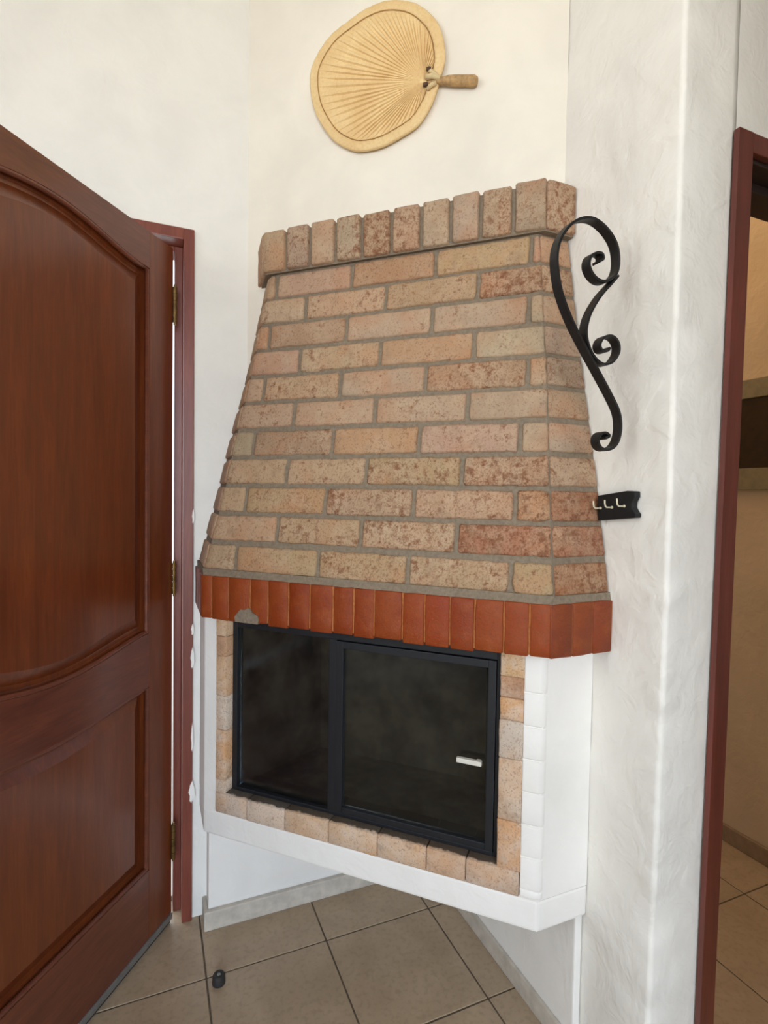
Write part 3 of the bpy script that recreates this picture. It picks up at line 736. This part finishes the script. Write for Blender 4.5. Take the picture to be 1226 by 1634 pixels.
# whitewashed bricks on the corner of the pillar
zz = [ZS+0.003, 0.429, 0.502, 0.576, 0.646, 0.720, 0.794, 0.868, ZTOP-0.002]
zz = [0.4125, 0.431, 0.504, 0.576, 0.648, 0.721, 0.794, 0.868, ZTOP]
for k in range(8):
    za, zb_ = zz[k]+0.0012, zz[k+1]-0.0012; j = [random.uniform(-0.0007, 0.0007) for _ in range(4)]
    c0 = np.array([-BQ, -BP]); f0 = np.array(fpt(UJR, j[0])); f1 = np.array(fpt(UR+0.006, j[1])); s1 = np.array([-BQ+0.007, -BP+j[2]]); s2 = np.array([-BQ+0.016, -BP+0.0014])
    inn = np.array(fpt(UJR, -0.012)); inn2 = np.array([-BQ+0.016, -BP+0.012])
    m = MB(); m.prism([f0, f1, s1, s2, inn2, inn], za, zb_); o = m.build('painted_brick', M_WHITE, body, bev=0.0035)
    for p in o.data.polygons: p.use_smooth = True
# sill bricks
SILLZ = 0.4585
sillj = [340, 394, 454.5, 524, 602, 680, 743, 829]
sx = [px_u(x, 1282+125*(x-340)/489, BD)[0] for x in sillj]; sx[0] = UJL-0.001; sx[-1] = UJR+0.001
FB = [(206, 184, 164), (214, 190, 168), (208, 176, 146), (206, 172, 140), (204, 168, 136), (200, 164, 134), (198, 168, 144)]
sill = empty('hearth_sill', (-0.46, -0.46, ZS)); sill.parent = fp; sill.location = Vector((-0.46, -0.46, ZS))-worigin(fp)
for k in range(7):
    l, rr = sx[k]-0.0008, sx[k+1]+0.0008; dz = random.uniform(-0.0015, 0.001); w = random.uniform(0.001, 0.003)
    fn = lambda a, b, l=l, rr=rr, dz=dz, w=w: diag(l+(rr-l)*a, ZS+(SILLZ+0.009+dz-ZS)*b, BD)+N_DIAG*w
    brick(fn, N_DIAG, 0.12, M_SILL, sill, FB[k], 0.12, nx=5, nz=3, rnd=0.0022, jit=0.001, rough=0.0006, name='sill_brick')
# jamb bricks around the opening
UOR, UOL = -0.362, 0.378
def jamb(u0, u1, zs, cols, nm):
    jm = empty(nm, tuple(diag((u0+u1)/2, ZS, BD))); jm.parent = fp; jm.location = Vector(diag((u0+u1)/2, ZS, BD))-worigin(fp)
    for k in range(len(zs)-1):
        w = random.uniform(-0.003, -0.001)
        fn = lambda a, b, k=k, w=w: diag(u0+(u1-u0)*a, zs[k]+0.0006+(zs[k+1]-zs[k]-0.0012)*b, BD)+N_DIAG*w
        brick(fn, N_DIAG, 0.11, M_FIREB, jm, cols[k], 0.25, nx=4, nz=4, rnd=0.0022, name='jamb_brick')
zr = [SILLZ+0.006, 0.575, 0.714, 0.800, 0.850, 0.897, 0.962]
jamb(UJR-0.0005, UOR, zr[::1], [(206, 158, 116), (204, 176, 150), (196, 178, 160), (208, 160, 116), (176, 134, 104), (206, 168, 126)], 'jamb_surround')
zl_ = [SILLZ+0.006, 0.502, 0.640, 0.735, 0.845, 0.900, 0.962]
jamb(UJL+0.0005, UOL, zl_, [(208, 186, 164), (208, 158, 112), (206, 182, 160), (206, 168, 132), (192, 152, 120), (212, 172, 130)], 'jamb_surround')
# dark soot on the back edge of the sill is the recess itself: firebox shell
mb = MB(); ZF = SILLZ+0.004
cav = [fpt(UOL-0.001, -0.056), fpt(UOR+0.001, -0.056), fpt(UOR+0.10, -0.36), fpt(UOL-0.10, -0.36)]
v = [(*c, ZF) for c in cav]+[(*c, 1.02) for c in cav]
firebox = obj('firebox', v, [(0, 1, 2, 3), (4, 5, 6, 7), (1, 2, 6, 5), (2, 3, 7, 6), (3, 0, 4, 7)], M_SOOT, fp); firebox['label'] = 'sooty inside of the firebox'

# black steel frame with smoked glass
DM = -0.030                              # recess of the steel frame behind the white face
fr = empty('fire_screen', tuple(diag(0, SILLZ, BD))); fr.parent = fp; fr.location = Vector(diag(0, SILLZ, BD))-worigin(fp)
def fbar(u0, u1, z0, z1, d0, d1, nm, mat=M_STEEL, par=None, bev=0.0015):
    m = MB(); m.frame(diag(0, 0, BD), E_DIAG, UZ, N_DIAG, min(u0, u1), max(u0, u1), z0, z1, d0, d1); return m.build(nm, mat, par or fr, bev=bev)
GU0, GU1, GZ0, GZ1 = UOL-0.0005, UOR+0.0005, SILLZ+0.0085, 0.9625
fz1 = 0.938
fbar(GU0, GU0-0.016, GZ0, GZ1, DM-0.025, DM, 'frame_bar'); fbar(GU1, GU1+0.012, GZ0, GZ1, DM-0.025, DM, 'frame_bar')
fbar(GU0-0.016, GU1+0.012, GZ1-0.040, GZ1, DM-0.025, DM, 'frame_bar'); fbar(GU0-0.016, GU1+0.012, GZ0, GZ0+0.010, DM-0.025, DM, 'frame_bar')
fbar(0.079, 0.058, GZ0+0.010, GZ1-0.040, DM-0.025, DM, 'frame_bar')
# fixed pane
fbar(GU0-0.016, 0.079, GZ0+0.010, GZ1-0.040, DM-0.016, DM-0.012, 'pane', M_GLASS, bev=0)
# hinged door with its own frame
dz0, dz1 = GZ0+0.012, GZ1-0.042; du0, du1 = 0.057, GU1+0.013
gd = fbar(du0, du0-0.020, dz0, dz1, DM-0.014, DM+0.004, 'glass_door'); gd['label'] = 'hinged black framed glass fire door'
fbar(du1+0.018, du1, dz0, dz1, DM-0.014, DM+0.004, 'door_stile', par=gd)
fbar(du0-0.020, du1+0.018, dz1-0.018, dz1, DM-0.014, DM+0.004, 'door_rail', par=gd); fbar(du0-0.020, du1+0.018, dz0, dz0+0.016, DM-0.014, DM+0.004, 'door_rail', par=gd)
fbar(du0-0.020, du1+0.018, dz0+0.016, dz1-0.018, DM-0.010, DM-0.006, 'pane', M_GLASS, par=gd, bev=0)
hu0, hz0 = px_u(733, 1208, BD+DM*S2); hu1, hz1 = px_u(770, 1212, BD+DM*S2)
m = MB(); hA, hB = diag(hu0, (hz0+hz1)/2, BD)+N_DIAG*(DM+0.016), diag(hu1, (hz0+hz1)/2, BD)+N_DIAG*(DM+0.016)
m.frame((hA+hB)/2, E_DIAG, UZ, N_DIAG, -0.029, 0.029, -0.0055, 0.0055, -0.005, 0.005)
m.frame((hA+hB)/2, E_DIAG, UZ, N_DIAG, -0.026, -0.016, -0.0045, 0.0045, -0.012, -0.005)
m.build('handle', M_HANDLE, gd, bev=0.0012)

# ------------------------------------------------------------------ palm fan on the chimney breast
fan = empty('palm_fan', tuple(diag(0.04, 2.228, DB))); tag(fan, 'round pleated straw palm fan hung sideways on the chimney breast', 'fan')
OUT = [(.24, 2.468), (.224, 2.516), (.179, 2.564), (.121, 2.589), (.065, 2.606), (.001, 2.606), (-.071, 2.577), (-.123, 2.525), (-.146, 2.479), (-.155, 2.429), (-.153, 2.398), (-.135, 2.339), (-.119, 2.303), (-.085, 2.262), (-.033, 2.241), (.021, 2.228), (.077, 2.230), (.116, 2.244), (.165, 2.280), (.206, 2.338), (.231, 2.396)]
ctr = np.array([0.045, 2.415]); hub = np.array([-0.100, 2.366])
ring = catmull(OUT, 14, True); NR = len(ring); levels = [0.0, 0.08, 0.2, 0.35, 0.5, 0.65, 0.8, 1.0]
inner = [ctr+(p-ctr)*0.862 for p in ring]
def fanpt(p, d): return diag(p[0], p[1], DB)+N_DIAG*d
base_d = 0.016; v = []; f = []
for li, t in enumerate(levels):
    for k, p in enumerate(inner):
        q = hub+(p-hub)*max(t, 0.02); amp = 0.0022*(min(1, t*2.2))*(1 if t < 1 else 0.25)
        v.append(fanpt(q, base_d+amp*(1 if k % 6 < 3 else -1)+0.006*(1-t)))
b = len(levels)*NR
for li in range(len(levels)-1):
    for k in range(NR): f.append((li*NR+k, li*NR+(k+1) % NR, (li+1)*NR+(k+1) % NR, (li+1)*NR+k))
f.append(tuple(range(NR)))
vb = [fanpt(p, 0.0065) for p in inner]; bb = len(v); v += vb
for k in range(NR): f.append(((len(levels)-1)*NR+k, (len(levels)-1)*NR+(k+1) % NR, bb+(k+1) % NR, bb+k))
f.append(tuple(range(bb, bb+NR)))
obj('blade', v, f, M_STRAW, fan)
v = []; f = []; prof = [(0.855, 0.0175), (0.90, 0.018), (0.98, 0.0170), (1.0, 0.0145), (1.0, 0.009), (0.97, 0.006), (0.855, 0.0060)]; m_ = len(prof)
for k, p in enumerate(ring):
    for s_, d_ in prof: v.append(fanpt(ctr+(p-ctr)*s_, d_+(0.0007 if k % 6 < 3 else 0)))
for k in range(NR):
    for i in range(m_): f.append((k*m_+i, k*m_+(i+1) % m_, ((k+1) % NR)*m_+(i+1) % m_, ((k+1) % NR)*m_+i))
rim = obj('rim', v, f, M_STRAW, fan, smooth=True)
m = MB(); pts = [fanpt(ctr+(p-ctr)*0.862, 0.0182) for p in ring[::3]]; m.tube(pts+[pts[0], pts[1]], 0.0015, 6, caps=False); m.build('stitching', M_STITCH, fan, smooth=True)
hp_ = [(-0.098, 2.364, 0.004), (-0.125, 2.361, 0.006), (-0.145, 2.3585, 0.0085), (-0.165, 2.354, 0.0118), (-0.19, 2.347, 0.0132), (-0.215, 2.341, 0.0128), (-0.232, 2.3355, 0.0135), (-0.240, 2.3335, 0.010), (-0.2415, 2.333, 0.004)]
m = MB(); m.tube([fanpt((a, b_), 0.0155) for a, b_, r in hp_], [r for a, b_, r in hp_], 12); m.build('handle', M_STRAWH, fan, smooth=True)
for (a0, a1, w) in (((-0.112, 2.392), (-0.140, 2.366), 0.0055), ((-0.112, 2.342), (-0.135, 2.352), 0.0055), ((-0.108, 2.374), (-0.146, 2.362), 0.007)):
    m = MB(); m.tube([fanpt(a0, 0.021), fanpt(((a0[0]+a1[0])/2, (a0[1]+a1[1])/2), 0.026), fanpt(a1, 0.022)], w, 8); m.build('tie', M_TIE, fan, smooth=True)
for p in ((-0.116, 2.389), (-0.108, 2.352)):
    m = MB(); m.frame(fanpt(p, 0.027), E_DIAG, UZ, N_DIAG, -0.006, 0.006, -0.0045, 0.0045, -0.004, 0.003); m.build('knot', M_KNOT, fan, bev=0.002)

# ------------------------------------------------------------------ wrought-iron scroll bracket on the rough wall
BY = -0.876
br = empty('scroll_bracket', (-0.01, BY, 1.40)); tag(br, 'black wrought iron scroll bracket fixed to the rough white wall', 'bracket')
SA = [(318, 1163), (338, 1152), (326, 1138), (305, 1137), (286, 1155), (284, 1186), (300, 1212), (330, 1220), (362, 1206), (385, 1170), (396, 1110), (388, 1035), (350, 950), (290, 838), (215, 700), (150, 570), (102, 440), (82, 335), (78, 245), (98, 165), (148, 97), (205, 67), (268, 72), (330, 122), (374, 195), (386, 280), (372, 345), (330, 378), (290, 376), (256, 345), (238, 300), (246, 258), (275, 240), (302, 244), (308, 268), (288, 282)]
SB = [(384, 352), (350, 392), (295, 455), (245, 540), (224, 620), (232, 690), (262, 755), (305, 792), (350, 786), (382, 745), (388, 705), (374, 670), (345, 652), (310, 662), (292, 695), (302, 724), (328, 728), (342, 712)]
def plane_path(P):
    out = []
    for x, y in P:
        h = hit(860+x/3.144, 330+y/3.144, (0, 1, 0), BY); out.append(np.array([min(h[0], -0.0045), h[2]]))
    return catmull(out, 6)
def flatbar(P, width, th, nm):
    v = []; f = []; m = len(P)
    for i, p in enumerate(P):
        t = P[min(i+1, m-1)]-P[max(i-1, 0)]; t = t/max(np.linalg.norm(t), 1e-9); nn = np.array([-t[1], t[0]])*th/2
        for s, w in ((1, -1), (1, 1), (-1, 1), (-1, -1)):
            q = p+nn*s; v.append((min(q[0], -0.0012), BY+w*width/2, q[1]))
    for i in range(m-1):
        for k in range(4): f.append((i*4+k, i*4+(k+1) % 4, i*4+4+(k+1) % 4, i*4+4+k))
    f += [(0, 1, 2, 3), tuple(4*(m-1)+k for k in range(4))]
    return obj(nm, v, f, M_IRON, br)
flatbar(plane_path(SA), 0.020, 0.0050, 'scroll_bar'); flatbar(plane_path(SB), 0.020, 0.0045, 'scroll_bar')

# ------------------------------------------------------------------ key rack
kr = empty('key_rack', (0, -0.85, 1.245)); tag(kr, 'small black wooden key rack with three pale hooks on the rough wall', 'key rack')
KP = [(-0.797, 1.2985), (-0.877, 1.309), (-0.896, 1.308), (-0.8965, 1.297), (-0.890, 1.286), (-0.8895, 1.276), (-0.895, 1.268), (-0.9005, 1.262), (-0.8995, 1.255), (-0.801, 1.244)]
n = len(KP); v = [(-0.0015, y, z) for y, z in KP]+[(-0.018, y, z) for y, z in KP]
bevel(obj('board', v, [tuple(range(n)), tuple(range(n, 2*n))]+[(i, (i+1) % n, (i+1) % n+n, i+n) for i in range(n)], M_BLACKW, kr), 0.0015)
for (y, z) in ((-0.8075, 1.2715), (-0.8395, 1.274), (-0.8720, 1.2775)):
    m = MB(); m.tube([(-0.016, y, z), (-0.026, y, z-0.0002), (-0.034, y, z), (-0.0375, y, z+0.003), (-0.039, y, z+0.008), (-0.0395, y, z+0.0155)], 0.0017, 8)
    m.tube([(-0.0178, y, z), (-0.0205, y, z)], 0.0029, 10); m.build('hook', M_HOOK, kr, smooth=True)

# ------------------------------------------------------------------ rubber door stop on the floor
ds = empty('door_stop', (-0.749, -0.262, 0)); tag(ds, 'small dark rubber door stop fixed to the floor tiles', 'door stop')
c = (-0.749, -0.262); prof = [(0.0, 0.0), (0.0168, 0.0), (0.0172, 0.004), (0.0158, 0.020), (0.0140, 0.0235), (0.0062, 0.0245), (0.0058, 0.0215), (0.0, 0.0215)]; v = []; f = []; K = 24
for r, z in prof:
    for k in range(K): v.append((c[0]+r*math.cos(2*math.pi*k/K), c[1]+r*math.sin(2*math.pi*k/K), z+0.0006))
for i in range(len(prof)-1):
    for k in range(K): f.append((i*K+k, i*K+(k+1) % K, (i+1)*K+(k+1) % K, (i+1)*K+k))
o = obj('rubber_body', v, f, M_RUBBER, ds, smooth=True)
bm = bmesh.new(); bm.from_mesh(o.data); bmesh.ops.remove_doubles(bm, verts=bm.verts, dist=1e-5); bm.to_mesh(o.data); bm.free()
m = MB(); m.tube([(c[0], c[1], 0.0216), (c[0], c[1], 0.0236)], 0.0050, 12); m.build('screw', M_ALU, ds)

# ------------------------------------------------------------------ added unseen fill light on a cord, brightens the hall
hl = empty('hall_fill', (0.6, 0.5, 3.3)); tag(hl, 'added unseen warm fill light below the hall ceiling', 'fill light')
m = MB(); m.tube([(0.6, 0.5, CEIL-0.001), (0.6, 0.5, 3.42)], 0.008, 8); m.build('fill_cord', M_BLACKW, hl)
ldt = bpy.data.lights.new('hall_fill_light', 'POINT'); ldt.energy = 25; ldt.color = (1.0, 0.84, 0.62); ldt.shadow_soft_size = 0.08
lo = bpy.data.objects.new('hall_fill_light', ldt); COL.objects.link(lo); lo.parent = hl; lo.location = (0, 0, 0)
